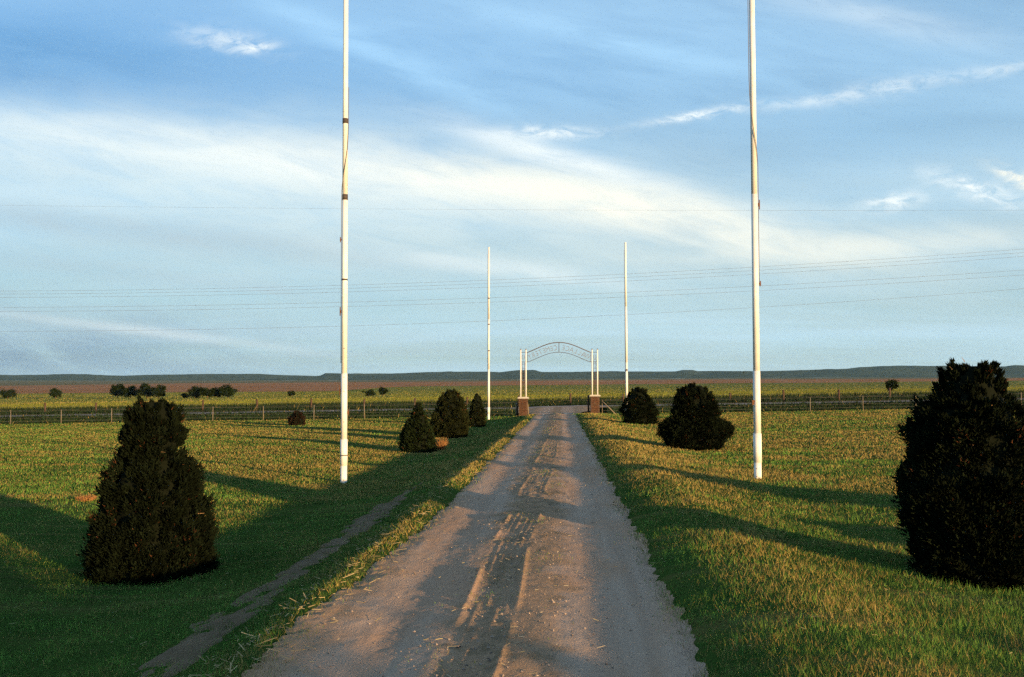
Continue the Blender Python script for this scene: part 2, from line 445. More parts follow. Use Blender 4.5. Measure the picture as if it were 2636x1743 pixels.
# drive: rutted dirt with a weedy hump
def drive_z(X, Y):
    z = height(X, Y) + .012
    w = (fbm(Y * .25, X * 0 + 3.3, 31) - .5) * .16
    x = X - w
    for c, wd, dp in ((-1.12, .24, .030), (.33, .26, .030)):
        z = z - dp * np.exp(-((x - c) / wd) ** 2)
    z = z + .018 * np.exp(-((x + .40) / .32) ** 2)
    z = z + .012 * (fbm(X * 7, Y * 2.0, 40) - .5) + .010 * (fbm(X * 16, Y * 12, 41) - .5)
    # fresh tyre track pressed in the hump
    mask = sstep(Y, 4.0, 5.0) * (1 - .55 * sstep(Y, 12.0, 15.0)) * (1 - sstep(Y, 30, 50))
    xt = X - (-.53 + .012 * (Y - 8)) - .02 * np.sin(Y * 1.1)
    z = z - mask * .016 * np.exp(-(xt / .17) ** 4)
    for c0, wd, hh, sd_ in ((-.19, .022, .026, 3), (-.10, .014, .011, 5), (-.03, .013, .012, 6), (.05, .013, .011, 7), (.115, .014, .012, 8), (.19, .020, .022, 4)):
        z = z + mask * hh * np.exp(-((xt - c0) / wd) ** 2) * sstep(vnoise(Y * 1.3, Y * 0 + sd_, sd_) + .35 * vnoise(Y * 9, Y * 0, sd_ + 9), .35, .8)
    hump = np.exp(-((x + .35) / .36) ** 2)
    z = z + hump * .022 * (fbm(X * 9 + Y, Y * 7 - X, 77, 3) - .42).clip(0) * 2 * (.35 + .65 * sstep(Y, 8, 13))
    z = z + .11 * np.exp(-((x + .30) / .30) ** 2) * np.exp(-((Y - 59.5) / 2.0) ** 2) * (.5 + fbm(X * 4, Y * 2, 55))
    # soft crumbling edges
    wob = (fbm(X * .7 + 1.5, Y * 1.3, 61, 4) - .5) * .26 + (fbm(X * 11 + Y * 3, Y * 13 - X * 4, 65, 3) - .5) * .16
    wob = wob + np.where(X < 0, .20 * (1 - sstep(Y, 6, 12)), 0)
    ed = sstep(X + wob, DRIVE_L + .24, DRIVE_L - .10) + sstep(X + wob, DRIVE_R - .22, DRIVE_R + .12)
    z = z - ed * .085 + np.clip(ed * 4 * (1 - ed), 0, 1) * .045 * (fbm(X * 7 + Y * 2, Y * 6 - X * 2, 50, 4) - .3)
    return z
ys = nonuni(-38, FENCE_END + .2, 7, .03, 1.0065); xs = np.linspace(0, 1, 230)
T, Y = np.meshgrid(xs, ys)
Lx, Rx = np.full_like(ys, DRIVE_L - .50), np.full_like(ys, DRIVE_R + .36)
X = Lx[:, None] * (1 - T) + Rx[:, None] * T
structure(grid('dirt_drive', X, Y, drive_z(X, Y), 'drive_dirt'), 'rutted pinkish dirt drive leading straight to the arched gate', 'drive')

# worn bare strip in the grass beside the drive
ys = np.linspace(3, 20, 420); xs = np.linspace(0, 1, 26); T, Y = np.meshgrid(xs, ys)
wa, wb = (fbm(ys * .9, ys * 0, 71) - .5) * .3, (fbm(ys * .9, ys * 0, 72) - .5) * .3
taper = 1 - sstep(ys, 14, 20)
cx_ = -2.50 - .01 * ys
X = (cx_ - .24 * taper + wa * taper - .01)[:, None] * (1 - T) + (cx_ + .22 * taper + wb * taper + .01)[:, None] * T
structure(grid('worn_path', X, Y, height(X, Y) + .013 + .075 * (fbm(X * 6 + Y, Y * 4 - X, 75, 3) - .5) - .03 * (np.abs(T * 2 - 1) ** 3) - .02 * (1 - taper)[:, None], 'bare_soil'), 'narrow worn strip of bare grey soil in the grass', 'path')

def band(name, y0, y1, n, mat, xlim=320, nx=200, dz=0):
    ys = np.linspace(y0, y1, n); xs = np.sign(np.linspace(-1, 1, nx)) * np.abs(np.linspace(-1, 1, nx)) ** 1.6 * xlim
    X, Y = np.meshgrid(xs, ys)
    return structure(grid(name, X, Y, height(X, Y) + dz, mat))
tag(band('roadside_verge', FENCE_END, 85.0, 44, 'verge_ground'), 'dark unmown grass ditch between cemetery fence and county road', 'verge')
tag(band('county_road', 85.0, 93.0, 12, 'county_gravel'), 'pale gravel county road crossing beyond the gate', 'road')
tag(band('far_verge', 93.0, 122.0, 40, 'verge_ground'), 'dark grass verge beyond the county road', 'verge')
# gravel apron joining drive and county road
ys = np.linspace(63.1, 85.0, 70); xs = np.linspace(0, 1, 40); T, Y = np.meshgrid(xs, ys)
fl = 1.5 + .9 * sstep(ys, 63, 70) + .05 * (ys - 63) + 4.5 * sstep(ys, 78, 85) ** 2 + .3 * (fbm(ys * .7, ys * 0, 64) - .5)
X = (-fl - .35)[:, None] * (1 - T) + (fl - .35)[:, None] * T
structure(grid('gravel_apron', X, Y, height(X, Y) + .035 - .03 * np.exp(-(Y - 63.1) / .5), 'drive_dirt'), 'gravel apron widening from the gate to the county road', 'road')

def fan(name, y0f, y1f, n, mat, geo=True, nu=260, um=1.5):
    us = np.linspace(-um, um, nu); t = np.linspace(0, 1, n)
    a, b = y0f(us), y1f(us)
    Y = a[None] * (b / a)[None] ** t[:, None]
    U = np.repeat(us[None], n, 0)
    return structure(grid(name, U * Y, Y, height(U * Y, Y), mat))
c_ = lambda v: (lambda u: np.full_like(u, v))
b_crop = lambda u: 330 + 60 * np.sin(u * 3) + 60 * sstep(u, -.1, .15)
b_past = lambda u: 1060 - 60 * u + 760 * sstep(u, -.235, -.155) + 200 * sstep(u, .2, .5) + 30 * np.sin(u * 9)
b_plow = lambda u: 3300 + 500 * np.sin(u * 4 + 1.2) + 200 * np.sin(u * 13)
# widest part of the near strips reaches past the fan's corner, so the fields start where the verge ends
def crop():
    us = np.linspace(-3.0, 3.0, 320); t = np.linspace(0, 1, 60)
    a, b = np.full_like(us, 122.0), b_crop(us)
    Y = a[None] * (b / a)[None] ** t[:, None]; U = np.repeat(us[None], 60, 0)
    return structure(grid('crop_field', U * Y, Y, height(U * Y, Y), 'crop_green'))
tag(crop(), 'bright yellow green crop field beyond the far fence', 'field')
tag(fan('pasture', b_crop, b_past, 70, 'pasture_green', um=3.0), 'green pasture stretching behind the crop field', 'field')
tag(fan('plowed_field', b_past, b_plow, 60, 'plowed_red', um=3.0), 'bare red ploughed field below the hills', 'field')
tag(fan('rangeland', b_plow, c_(7700.), 60, 'range_grass', um=3.0), 'grey green rangeland rising to the mesas', 'rangeland')
def hills():
    us = np.linspace(-1.6, 1.6, 1400); ys = np.concatenate([np.linspace(7700, 9500, 46), np.linspace(9560, 14000, 20)])
    U, Y = np.meshgrid(us, ys); X = U * Y
    Z = height(X, Y)
    t = np.sin(np.clip((Y - 7700) / 1800, 0, 1) * math.pi)
    Z = Z + t * (fbm(X / 240, Y / 500, 91) - .5) * 55
    return structure(grid('hills', X, Y, Z, 'hill_scrub'))
tag(hills(), 'low flat topped mesas dark along the skyline', 'hills')

# ------------------------------------------------------------------ flagpoles
def flagpole(px, py, label, H, kind, seed):
    x, y, z = on_ground(px, py); rnd = random.Random(seed)
    H = float(at_y(px, H, y)[2] - z)
    root = empty('flagpole', (x, y, z), label, 'flagpole', 'white flagpoles lining the drive')
    lean = LEAN.get(kind, 0)
    ax = lambda h: (lean * h, 0, h)
    near = kind in ('near_a', 'near_b')
    hp = lambda py: float(at_y(px, py, y)[2] - z)
    r = .0675
    b0, s1, m1, u1 = (hp(1198), hp(1131), hp(962), hp(508)) if kind == 'near_a' else (hp(1190), hp(1116), hp(955), hp(500)) if kind == 'near_b' else (.35, .75, 3.0, 6.0)
    MB().tube([ax(-.3), ax(b0)], r * 1.02, 20).build('base_pipe', 'white_paint', root, True)
    MB().tube([ax(b0), ax(s1)], r * 1.13, 20).build('base_sleeve', 'white_paint', root, True)
    MB().tube([ax(s1), ax(m1)], r, 20).build('lower_section', 'white_paint', root, True)
    MB().tube([ax(m1), ax(u1)], [r * .92, r * .86], 20).build('middle_section', 'white_paint', root, True)
    MB().tube([ax(u1), ax(H)], [r * .84, r * .78], 20).build('upper_section', 'white_paint', root, True)
    def ring(h, hh, rr, mat='dark_tape', name='joint_ring'):
        MB().tube([ax(h - hh / 2), ax(h + hh / 2)], rr, 20).build(name, mat, root, True)
    def rope(pts):
        P = []
        for k in range(len(pts) - 1):
            (h0, a0), (h1_, a1) = pts[k], pts[k + 1]
            for q in range(10):
                f = q / 10; h, a = h0 + (h1_ - h0) * f, R(a0 + (a1 - a0) * f)
                P.append((lean * h + (r + .006) * math.cos(a), (r + .006) * math.sin(a), h))
        MB().tube(P, .006, 6).build('rope', 'rope', root, True)
    def cleat(h, a, s=1.0):
        a = R(a); c = (lean * h + (r + .015) * math.cos(a), (r + .015) * math.sin(a), h)
        b = MB(); b.box(c, (.03, .03, .05 * s)); b.tube([(c[0] + .012 * math.cos(a), c[1] + .012 * math.sin(a), h - .07 * s), (c[0] + .012 * math.cos(a), c[1] + .012 * math.sin(a), h + .07 * s)], .010, 6)
        b.build('cleat', 'rust', root)
    def hole(h, a=-80):
        a = R(a); d = np.array([math.cos(a), math.sin(a), 0])
        p = np.array(ax(h)) + d * (r - .004)
        MB().tube([p, p + d * .007], .010, 8).build('bolt', 'rust', root)
    if kind == 'near_a':
        ring(hp(1172), .02, r * 1.16); ring(hp(312), .11, r * .90, name='tape_band'); ring(hp(508), .12, r * .92, name='tape_band'); ring(hp(720), .035, r * .94)
        rope([(hp(225), -6), (hp(320), -8), (hp(380), -35), (hp(430), -80), (hp(480), -135), (hp(515), -170), (hp(615), -178), (hp(800), -178), (hp(950), -178)])
        cleat(hp(802), 180, 1.3); cleat(hp(617), 180, .8); cleat(hp(1005), 180, 1.5); cleat(hp(1062), 0, .8)
        for py in (897, 971, 1007, 1086, 1235): hole(hp(py))
    elif kind == 'near_b':
        rope([(hp(-60), -175), (hp(200), -172), (hp(260), -150), (hp(320), -110), (hp(380), -60), (hp(430), -15), (hp(530), -3), (hp(760), 0)])
        cleat(hp(527), 0, 1.3); cleat(hp(730), 0, .7)
        MB().box((-.075, -.02, hp(1036)), (.04, .05, .09)).build('rope_bracket', 'rust', root)
        for py in (1206, 1226): hole(hp(py), -120)
    else:
        for py in ((768, 835, 903) if kind == 'far_a' else (953,)): ring(hp(py), .06 if kind == 'far_a' else .12, r * (.93 if kind == 'far_a' else 1.0))
        rope([(H - .4, 180), (H / 2, 184), (1.6, 178)])
        cleat(hp(1018 if kind == 'far_a' else 1000), 0 if kind == 'far_a' else 180)
    return root
LEAN = {'near_a': -.004, 'near_b': -.001, 'far_a': 0, 'far_b': -.004}
flagpole(885, 1243, 'white flagpole with two dark tape bands and collared base ring', -75, 'near_a', 1)
flagpole(1951, 1232, 'white flagpole without tape bands, dark rope winding across it', -90, 'near_b', 2)
flagpole(1258, 1080, 'thin white flagpole rising beside the trio of cedar shrubs', 636, 'far_a', 3)
flagpole(1614, 1078, 'thin white flagpole rising behind the smooth egg shaped cedar', 624, 'far_b', 4)

# ------------------------------------------------------------------ gate
def gate():
    gx, gy, gz = on_ground(1440, 1067)
    root = empty('cemetery_gate', (gx, gy, gz), 'arched white cemetery gate on two brick piers spanning the drive', 'gate')
    S = FPX / math.hypot(gx, gy) * 1.0
    S = FPX / gy
    brick = MB().box((0, 0, 0), (.205, .095, .058)).mesh('brick'); brick.materials.append(MATS['brick'])
    rng = random.Random(5)
    def L(px): return (px - 1440) / S
    PW, PH = .56, 1.06
    tops = {}
    for side, pcx in ((-1, 1347.5), (1, 1531)):
        x = L(pcx); z0 = h1(gx + x, gy) - gz
        pier = MB().box((x, 0, z0 + PH / 2 - .05), (PW - .03, PW - .03, PH + .1)).build('brick_pier', 'mortar', root)
        rows = 15; rh = PH / rows
        for r_ in range(rows):
            zc = z0 + (r_ + .5) * rh
            off = 0 if r_ % 2 == 0 else .1025
            per = [(fx, fy, rz) for (fx, fy, rz) in ()]
            for face in range(4):
                a = face * math.pi / 2
                for k in range(2 + (1 if r_ % 2 else 0)):
                    if r_ % 2 == 0: t = (k - .5) * .235 - .045
                    else: t = (k - 1) * .222 + .0
                    ln = 1.0 if not (r_ % 2) else (.48 if k in (0, 2) else 1.0)
                    if r_ % 2: t = (0 if k == 1 else (-1 if k == 0 else 1) * .165)
                    d = PW / 2 - .048 + rng.uniform(-.003, .004)
                    b = bpy.data.objects.new('brick', brick); COL.objects.link(b); b.parent = pier
                    b.location = (x + math.cos(a) * t + math.sin(a) * d, math.sin(a) * t - math.cos(a) * d, zc)
                    b.rotation_euler = (0, 0, a); b.scale = (ln * 1.02, 1, 1.0)
        zt = z0 + PH
        c = MB(); c.box((x, 0, zt + .035), (PW + .12, PW + .12, .07)); c.box((x, 0, zt + .085), (PW + .02, PW + .02, .03))
        c.build('pier_cap', 'concrete', root)
        tops[side] = (x, zt + .10)
    zTop = 4.02; zr1, zr0 = 3.86, 3.26     # arch rails at the posts
    pr = .042
    posts = {}
    for side in (-1, 1):
        x, zb = tops[side]
        for dx in (-.165, .165):
            MB().tube([(x + dx, 0, zb - .03), (x + dx, 0, zTop)], pr, 14).build('gate_post', 'white_paint', root, True)
            MB().tube([(x + dx, 0, zTop), (x + dx, 0, zTop + .07)], [pr * 1.1, pr * .35], 12).build('post_finial', 'dark_iron', root)
        # ladder of rungs and scroll rings between the pair of posts
        for k, zz in enumerate(np.linspace(zb + .25, zr0 - .12, 7)):
            MB().tube([(x - .14, 0, zz), (x + .14, 0, zz)], .010, 8).build('rung', 'dark_iron', root)
            if k < 6 or side > 0:
                zc = zz + .17
                P = [(x + .085 * math.cos(t), 0, zc + .125 * math.sin(t)) for t in np.linspace(0, 2 * math.pi, 17)]
                MB().tube(P, .013, 6).build('scroll_ring', 'letter_iron', root, True)
        P = [(x + .07 * math.cos(t), 0, 3.56 + .16 * math.sin(t)) for t in np.linspace(0, 2 * math.pi, 17)]
        MB().tube(P, .014, 6).build('scroll_ring', 'letter_iron', root, True)
        MB().tube([(x - .07, 0, zb), (x - .07, 0, zr0)], .009, 6).build('scroll_bar', 'dark_iron', root)
        MB().tube([(x + .07, 0, zb), (x + .07, 0, zr0)], .009, 6).build('scroll_bar', 'dark_iron', root)
    xl, xr = tops[-1][0], tops[1][0]
    half = (xr - xl) / 2; mid = (xl + xr) / 2
    RISE = .60
    def arch(x):     # 0 at the posts, 1 at mid
        t = min(1, max(0, 1 - abs(x - mid) / (half - .30)))
        return math.sin(t * math.pi / 2) ** 1.15 if t > 0 else 0
    for zr in (zr1, zr0):
        P = [(xx, 0, zr + RISE * arch(xx)) for xx in np.linspace(xl - .165, xr + .165, 61)]
        MB().tube(P, .015, 8).build('arch_rail', 'dark_iron', root, True)
        P = [(p[0], .035, p[2] + .030) for p in P[6:-6]]
        if zr == zr1: MB().tube(P, .012, 8).build('arch_trim', 'letter_iron', root, True)
    MB().tube([(mid, 0, zr0 + RISE), (mid, 0, zr1 + RISE)], .020, 8).build('divider_bar', 'dark_iron', root)
    for xx in (xl + .27, xr - .27):
        MB().tube([(xx, 0, zr0 + .01), (xx, 0, zr1 - .01)], .012, 8).build('end_bar', 'dark_iron', root)
    # the name is read from outside, so from the drive it is seen from the back
    dg = None
    def letter(ch):
        cu = bpy.data.curves.new('letter', 'FONT'); cu.body = ch; cu.size = .46; cu.align_x = 'CENTER'; cu.extrude = .010; cu.offset = -.009
        o = bpy.data.objects.new('letter_source', cu); COL.objects.link(o)
        bpy.context.view_layer.update()
        me = bpy.data.meshes.new_from_object(o.evaluated_get(bpy.context.evaluated_depsgraph_get()))
        bpy.data.objects.remove(o); bpy.data.curves.remove(cu)
        me.name = 'letter'; me.materials.clear(); me.materials.append(MATS['letter_iron'])
        return me
    cache = {}
    def word(w, x0, x1):
        for k, ch in enumerate(w):
            if ch not in cache: cache[ch] = letter(ch)
            xx = x0 + (x1 - x0) * (k + .5) / len(w)
            sl = (arch(xx + .05) - arch(xx - .05)) * RISE / .1
            o = bpy.data.objects.new('letter', cache[ch]); COL.objects.link(o); o.parent = root
            o.location = (xx, 0, (zr0 + .13) + RISE * arch(xx))
            o.rotation_euler = (R(90), -math.atan(sl) * 1.0, R(180))
            o.rotation_euler = (R(90), math.atan(sl), R(180))
            o.scale = (.80, 1, 1)
    word('WALLACE', xr - .40, mid + .14)
    word('CEMETERY', mid - .10, xl + .34)
    return gx, gy, gz, root, L
gx, gy, gz, gate_root, GL = gate()

# ------------------------------------------------------------------ fences
def wire_pts(a, b, n=12, sag=.02):
    return [tuple(np.array(a) * (1 - t) + np.array(b) * t - np.array([0, 0, sag * 4 * t * (1 - t)])) for t in np.linspace(0, 1, n)]
def fence(name, label, xs, yf, h, r, mat, wires, group, end=None, jitter=.0, seed=3, n=8):
    rng = random.Random(seed)
    x0 = xs[0]; root = empty(name, (x0, yf(x0), h1(x0, yf(x0))), label, 'fence', group)
    ox, oy, oz = root.location
    me = MB().tube([(0, 0, -.3), (0, 0, h * .5), (0, 0, h)], [r, r * .98, r * .92], n).mesh('post', True); me.materials.append(MATS[mat])
    tops = []
    for x in xs:
        y = yf(x); z = h1(x, y)
        o = bpy.data.objects.new('post', me); COL.objects.link(o); o.parent = root
        o.location = (x - ox, y - oy, z - oz); s = 1 + rng.uniform(-jitter, jitter)
        o.scale = (1, 1, s); o.rotation_euler = (rng.uniform(-jitter, jitter) * .25, rng.uniform(-jitter, jitter) * .25, rng.uniform(0, 6))
        tops.append((x - ox, y - oy, z - oz))
    for wz, wr in wires:
        P = []
        for a, b in zip(tops[:-1], tops[1:]):
            P += wire_pts((a[0], a[1] - r, a[2] + wz), (b[0], b[1] - r, b[2] + wz), 5, .015)[:-1]
        P.append((tops[-1][0], tops[-1][1] - r, tops[-1][2] + wz))
        MB().tube(P, wr, 5).build('wire', 'wire', root)
    return root
def xs_at(px, Y): return at_y(px, 1060, Y)[0]
FY = gy + .25
fy = lambda x: FY
lx = [xs_at(p, FY) for p in range(28 - 130 * 7, 1330, 130)] + [gx + GL(1329)]
rx = [gx + GL(1550)] + [xs_at(p, FY) for p in range(1678, 3700, 136)]
WI = [(.84, .0045), (.62, .004), (.40, .004), (.20, .004)]
fl = fence('wire_fence', 'slim pale post wire fence meeting the pier nearest the trio of cedars', lx, fy, .90, .021, 'pale_post', WI, 'cemetery boundary fences', jitter=.05)
fr = fence('wire_fence', 'slim pale post wire fence with diagonal brace at the gate pier', rx, fy, .90, .021, 'pale_post', WI, 'cemetery boundary fences', jitter=.05, seed=8)
for root, px, hh in ((fl, 1331, .82), (fr, 1515, 1.12)):
    x = gx + GL(px); z = h1(x, FY)
    MB().tube([(0, 0, -.3), (0, 0, hh)], .062, 10).build('end_post', 'wood_post', root, True, (x - root.location.x, .12, z - root.location.z))
x0, x1 = gx + GL(1552), gx + GL(1584)
MB().tube([(x0, 0, h1(x0, FY) + .74), (x1, 0, h1(x1, FY) - .02)], .03, 8).build('brace', 'pale_post', fr, True, (-fr.location.x, -.10, -fr.location.z))
x0 = gx + GL(1361)
MB().tube([(x0 - .10, 0, 1.02), (x0 + .02, 0, -.1)], .035, 8).build('prop_post', 'pale_post', fl, True, (-fl.location.x, -.36, h1(x0, FY) - fl.location.z))
FY2 = 96.0
fx = [xs_at(p, FY2) for p in range(115 - 136 * 10, 3900, 136)]
rngf = random.Random(2); fx = [x + rngf.uniform(-.25, .25) for x in fx]
fence('post_fence', 'long fence of dark wooden posts on the far side of county road', fx, lambda x: FY2, 1.22, .10, 'wood_post', [(.92, .006), (.62, .005), (.34, .005)], None, jitter=.09)

# ------------------------------------------------------------------ power lines
LY = 104.0
def utility_pole(px, H, arms, label):
    x = at_y(px, 900, LY)[0]; z = h1(x, LY)
    root = empty('utility_pole', (x, LY, z), label, 'utility pole', 'utility poles along the county road')
    MB().tube([(0, 0, -1), (0, 0, H)], [.17, .11], 12).build('pole', 'utility_wood', root, True)
    for a in arms:
        MB().box((0, -.16, a), (.12, .12, .14)).build('arm_bracket', 'utility_wood', root)
        MB().box((0, 0, a + .14), (.11, 2.6, .12)).build('crossarm', 'utility_wood', root)
    return x, z
PXR, PXL = 2735, -2650
def wz(py, px=2636): return at_y(px, py, LY)[2]
xr_, zr_ = utility_pole(PXR, 16.2, (15.0, 12.9), 'tall wooden utility pole where the wires leave over the drive side')
xl_, zl_ = utility_pole(PXL, 16.2, (13.6, 11.6), 'tall wooden utility pole far along the county road')
def power_line(y_vertex, y_right, dy, label, group, r=.0105):
    # a hanging wire: its lowest point lies near px 40, it climbs to the pole beyond the right
    xv, zv = at_y(40, y_vertex, LY)[0], at_y(40, y_vertex, LY)[2]
    xe, ze = at_y(2636, y_right, LY)[0], at_y(2636, y_right, LY)[2]
    a = (ze - zv) / (xe - xv) ** 2
    X = np.linspace(xl_, xr_, 90)
    P = [(x - X[0], dy, zv + a * (x - xv) ** 2 - (zv + a * (X[0] - xv) ** 2)) for x in X]
    o = MB().tube(P, r, 6).build('power_line', 'wire', None, True, (X[0], LY, zv + a * (X[0] - xv) ** 2))
    return tag(o, label, 'wire', group)
top = ('one of three close wires forming the top bundle over the road', 'top bundle of three wires')
power_line(752, 644, -1.2, *top); power_line(757, 650, 0.0, *top); power_line(763, 657, 1.2, *top)
power_line(793, 697, -.9, 'one of the wire pair hanging in the middle of the line', 'middle pair of wires')
power_line(800, 706, .9, 'one of the wire pair hanging in the middle of the line', 'middle pair of wires')
power_line(853, 743, 0, 'lowest single wire of the line above the distant mesas', None)
def high_wire():
    Y0 = 104.5
    A, B = at_y(-2650, 470, Y0), at_y(2735, 541, Y0)
    P = [tuple(A * (1 - t) + B * t - np.array([0, 0, 1.0 * 4 * t * (1 - t)])) for t in np.linspace(0, 1, 60)]
    P = [tuple(np.array(p) - A) for p in P]
    return tag(MB().tube(P, .006, 6).build('overhead_wire', 'wire', None, True, tuple(A)), 'single faint wire crossing the pale cloud high above the other wires', 'wire')
high_wire()

# ------------------------------------------------------------------ cedars
def cedar(loc, H, prof, label, seed, ncl, nsp, sl, cat='shrub', lobes=(), group='cedar shrubs along the drive', green=(.0065, .0098, .0042), red=.05):
    """prof: (height fraction, radius in metres) from the ground up"""
    rng = np.random.default_rng(seed)
    root = empty('cedar_shrub', loc, label, cat, group)
    hs, rs = np.array([p[0] for p in prof]), np.array([p[1] for p in prof])
    rmax = rs.max()
    MB().tube([(0, 0, -.1), (.01, 0, H * .35), (0, .01, H * .8)], [rmax * .10 + .01, rmax * .07, .012], 8).build('trunk', 'bark', root, True)
    hh = np.linspace(0, 1, 400); w = np.interp(hh, hs, rs) + .15 * rmax
    cdf = np.cumsum(w) / w.sum()
    h = np.interp(rng.random(ncl), cdf, hh); a = rng.random(ncl) * 2 * np.pi
    rr = np.interp(h, hs, rs) * (.76 + .18 * rng.random(ncl)) * (.86 + .30 * fbm(a * 1.3 + 40, h * 5.0 + seed, 23, 2))
    ztop = H + .05 - .10 * rmax - sl
    C = np.stack([rr * np.cos(a), rr * np.sin(a), h * ztop], -1)
    O = np.stack([np.cos(a), np.sin(a), .15 + .9 * (h > .85)], -1)
    for (lx_, ly_, lz_, lr, n) in lobes:
        d = rng.normal(size=(n, 3)); d /= np.linalg.norm(d, axis=1)[:, None]; d[:, 2] = np.abs(d[:, 2]) * .9 - .15
        C = np.vstack([C, np.array([lx_, ly_, lz_]) + d * lr * (.8 + .25 * rng.random((n, 1)))]); O = np.vstack([O, d])
    n = len(C); rc = rmax * .125 * (.6 + .9 * rng.random(n)); rc[:ncl] *= np.clip(np.interp(h, hs, rs) / rmax, .30, 1)
    tone = .55 + .9 * rng.random(n)
    N = n * nsp
    ci = np.repeat(np.arange(n), nsp)
    d = rng.normal(size=(N, 3)); d /= np.linalg.norm(d, axis=1)[:, None]
    P = C[ci] + d * (rc[ci] * rng.random(N) ** .5)[:, None] * np.array([1, 1, 1.2])
    P[:, 2] = P[:, 2] - .07
    plume = np.where(rng.random(n) < .30, 2.6, .6)[ci] * rc[ci] * rng.random(N) * (1.0 if sl < .04 else .6)
    PO = O * np.array([.75, .75, 1.0]) + np.array([0, 0, .55])
    P = P + (PO[ci] - d * .3) * plume[:, None] * .6
    D = O[ci] * .8 + d * .7 + np.array([0, 0, .75]); D /= np.linalg.norm(D, axis=1)[:, None]
    ln = sl * (.6 + .8 * rng.random(N))
    side = np.cross(D, rng.normal(size=(N, 3))); side /= np.linalg.norm(side, axis=1)[:, None]
    wdt = ln * (.16 + .12 * rng.random(N))
    tip = P + D * ln[:, None]
    V = np.stack([P - side * wdt[:, None], P + side * wdt[:, None], tip], 1).reshape(-1, 3)
    F = np.arange(N * 3).reshape(-1, 3)
    base = np.array(green)[None] * (tone[ci] * (.7 + .6 * rng.random(N)))[:, None]
    dead = rng.random(n) < red
    rd = (dead[ci] & (rng.random(N) < .22)) | (rng.random(N) < red * .12)
    base[rd] = np.array([.060, .024, .011]) * (.6 + .9 * rng.random((rd.sum(), 1)))
    cols = np.repeat(base, 3, axis=0)
    # dense inner foliage
    na, nh = 22, 16
    A, Hh = np.meshgrid(np.linspace(0, 2 * np.pi, na, endpoint=False), np.linspace(0.0, .97, nh))
    rad = np.interp(Hh, hs, rs) * .76 * (.85 + .22 * fbm(A * 2.0, Hh * 7 + seed, 7))
    CV = np.stack([rad * np.cos(A), rad * np.sin(A), Hh * ztop - .12 * (1 - Hh)], -1).reshape(-1, 3)
    off = len(V); I = np.arange(na * nh).reshape(nh, na)
    q = np.stack([I[:-1], np.roll(I[:-1], -1, 1), np.roll(I[1:], -1, 1), I[1:]], -1).reshape(-1, 4)
    F = np.concatenate([F, q[:, [0, 1, 2]] + off, q[:, [0, 2, 3]] + off])
    V = np.vstack([V, CV]); cols = np.vstack([cols, np.repeat([[.007, .009, .005]], len(CV), 0)])
    for (lx_, ly_, lz_, lr, _) in lobes:
        off = len(V); d = []
        for p in np.linspace(0, np.pi, 8):
            for t in np.linspace(0, 2 * np.pi, 12, endpoint=False): d.append((math.sin(p) * math.cos(t), math.sin(p) * math.sin(t), math.cos(p)))
        V = np.vstack([V, np.array([lx_, ly_, lz_]) + np.array(d) * lr * .8]); cols = np.vstack([cols, np.repeat([[.007, .009, .005]], len(d), 0)])
        I = np.arange(96).reshape(8, 12)
        q = np.stack([I[:-1], I[1:], np.roll(I[1:], -1, 1), np.roll(I[:-1], -1, 1)], -1).reshape(-1, 4)
        F = np.concatenate([F, q[:, [0, 1, 2]] + off, q[:, [0, 2, 3]] + off])
    link('crown', np_mesh('crown', V, F, cols), 'cedar_foliage', root)
    # a few bare twigs catching the light
    if sl < .04:
        tw = MB()
        for _ in range(14):
            i = rng.integers(0, n); p = C[i] * np.array([1.02, 1.02, 1]); dd = O[i] * .5 + rng.normal(size=3) * .5 + np.array([0, 0, .4]); dd /= np.linalg.norm(dd)
            e = p + dd * (.03 + .05 * rng.random())
            tw.tube([p, e], [.004, .0015], 4, False)
        tw.build('dry_twigs', 'straw_twig', root)['kind'] = 'stuff'
    return root
material('straw_twig', m_flat((.30, .16, .07), (.42, .26, .12), 20), .9)
def px_prof(pairs, y0, y1, s):     # pixel half-widths -> (fraction, metres)
    return sorted([((y0 - y) / (y0 - y1), w / s) for y, w in pairs])
def put(px, py):
    x, y, z = on_ground(px, py); return (x, y, z), FPX / math.hypot(x, y)
loc, s = put(390, 1478); s *= 1.02
cedar(loc, 445 / s, px_prof([(1478, 145), (1430, 150), (1370, 142), (1300, 128), (1230, 112), (1195, 100), (1176, 72), (1150, 80), (1120, 84), (1090, 72), (1062, 66), (1047, 48), (1033, 36)], 1478, 1033, s * 1.05),
      'dark cedar shrub with a narrower stepped top, beside the bare soil strip', 11, 1000, 85, .036, red=.05, lobes=((.36, -.05, 1.06, .09, 40), (-.20, -.1, 1.30, .07, 24)))
loc, s = put(2514, 1492); s *= 1.03
cedar(loc, 537 / s, px_prof([(1492, 140), (1430, 150), (1360, 166), (1320, 177), (1225, 176), (1200, 152), (1137, 146), (1080, 118), (1060, 110), (1042, 92), (1025, 70), (1000, 75), (975, 64), (961, 42), (955, 18)], 1492, 955, s * 1.07),
      'largest dark cedar shrub, tall and broad with a domed top', 12, 1300, 85, .036, red=.05)
loc, s = put(1790, 1157)
cedar(loc, 175 / s, px_prof([(1157, 55), (1140, 70), (1110, 84), (1090, 80), (1078, 66), (1069, 46), (1058, 60), (1030, 53), (1003, 44), (990, 28), (982, 12)], 1157, 982, s),
      'wide cedar shrub with a domed head above two side lobes', 13, 700, 70, .05, lobes=((-.72, -.1, .62, .20, 60), (.74, -.1, .60, .20, 60), (-.70, .1, .45, .22, 40), (.70, .1, .45, .22, 40)))
loc, s = put(1645, 1092)
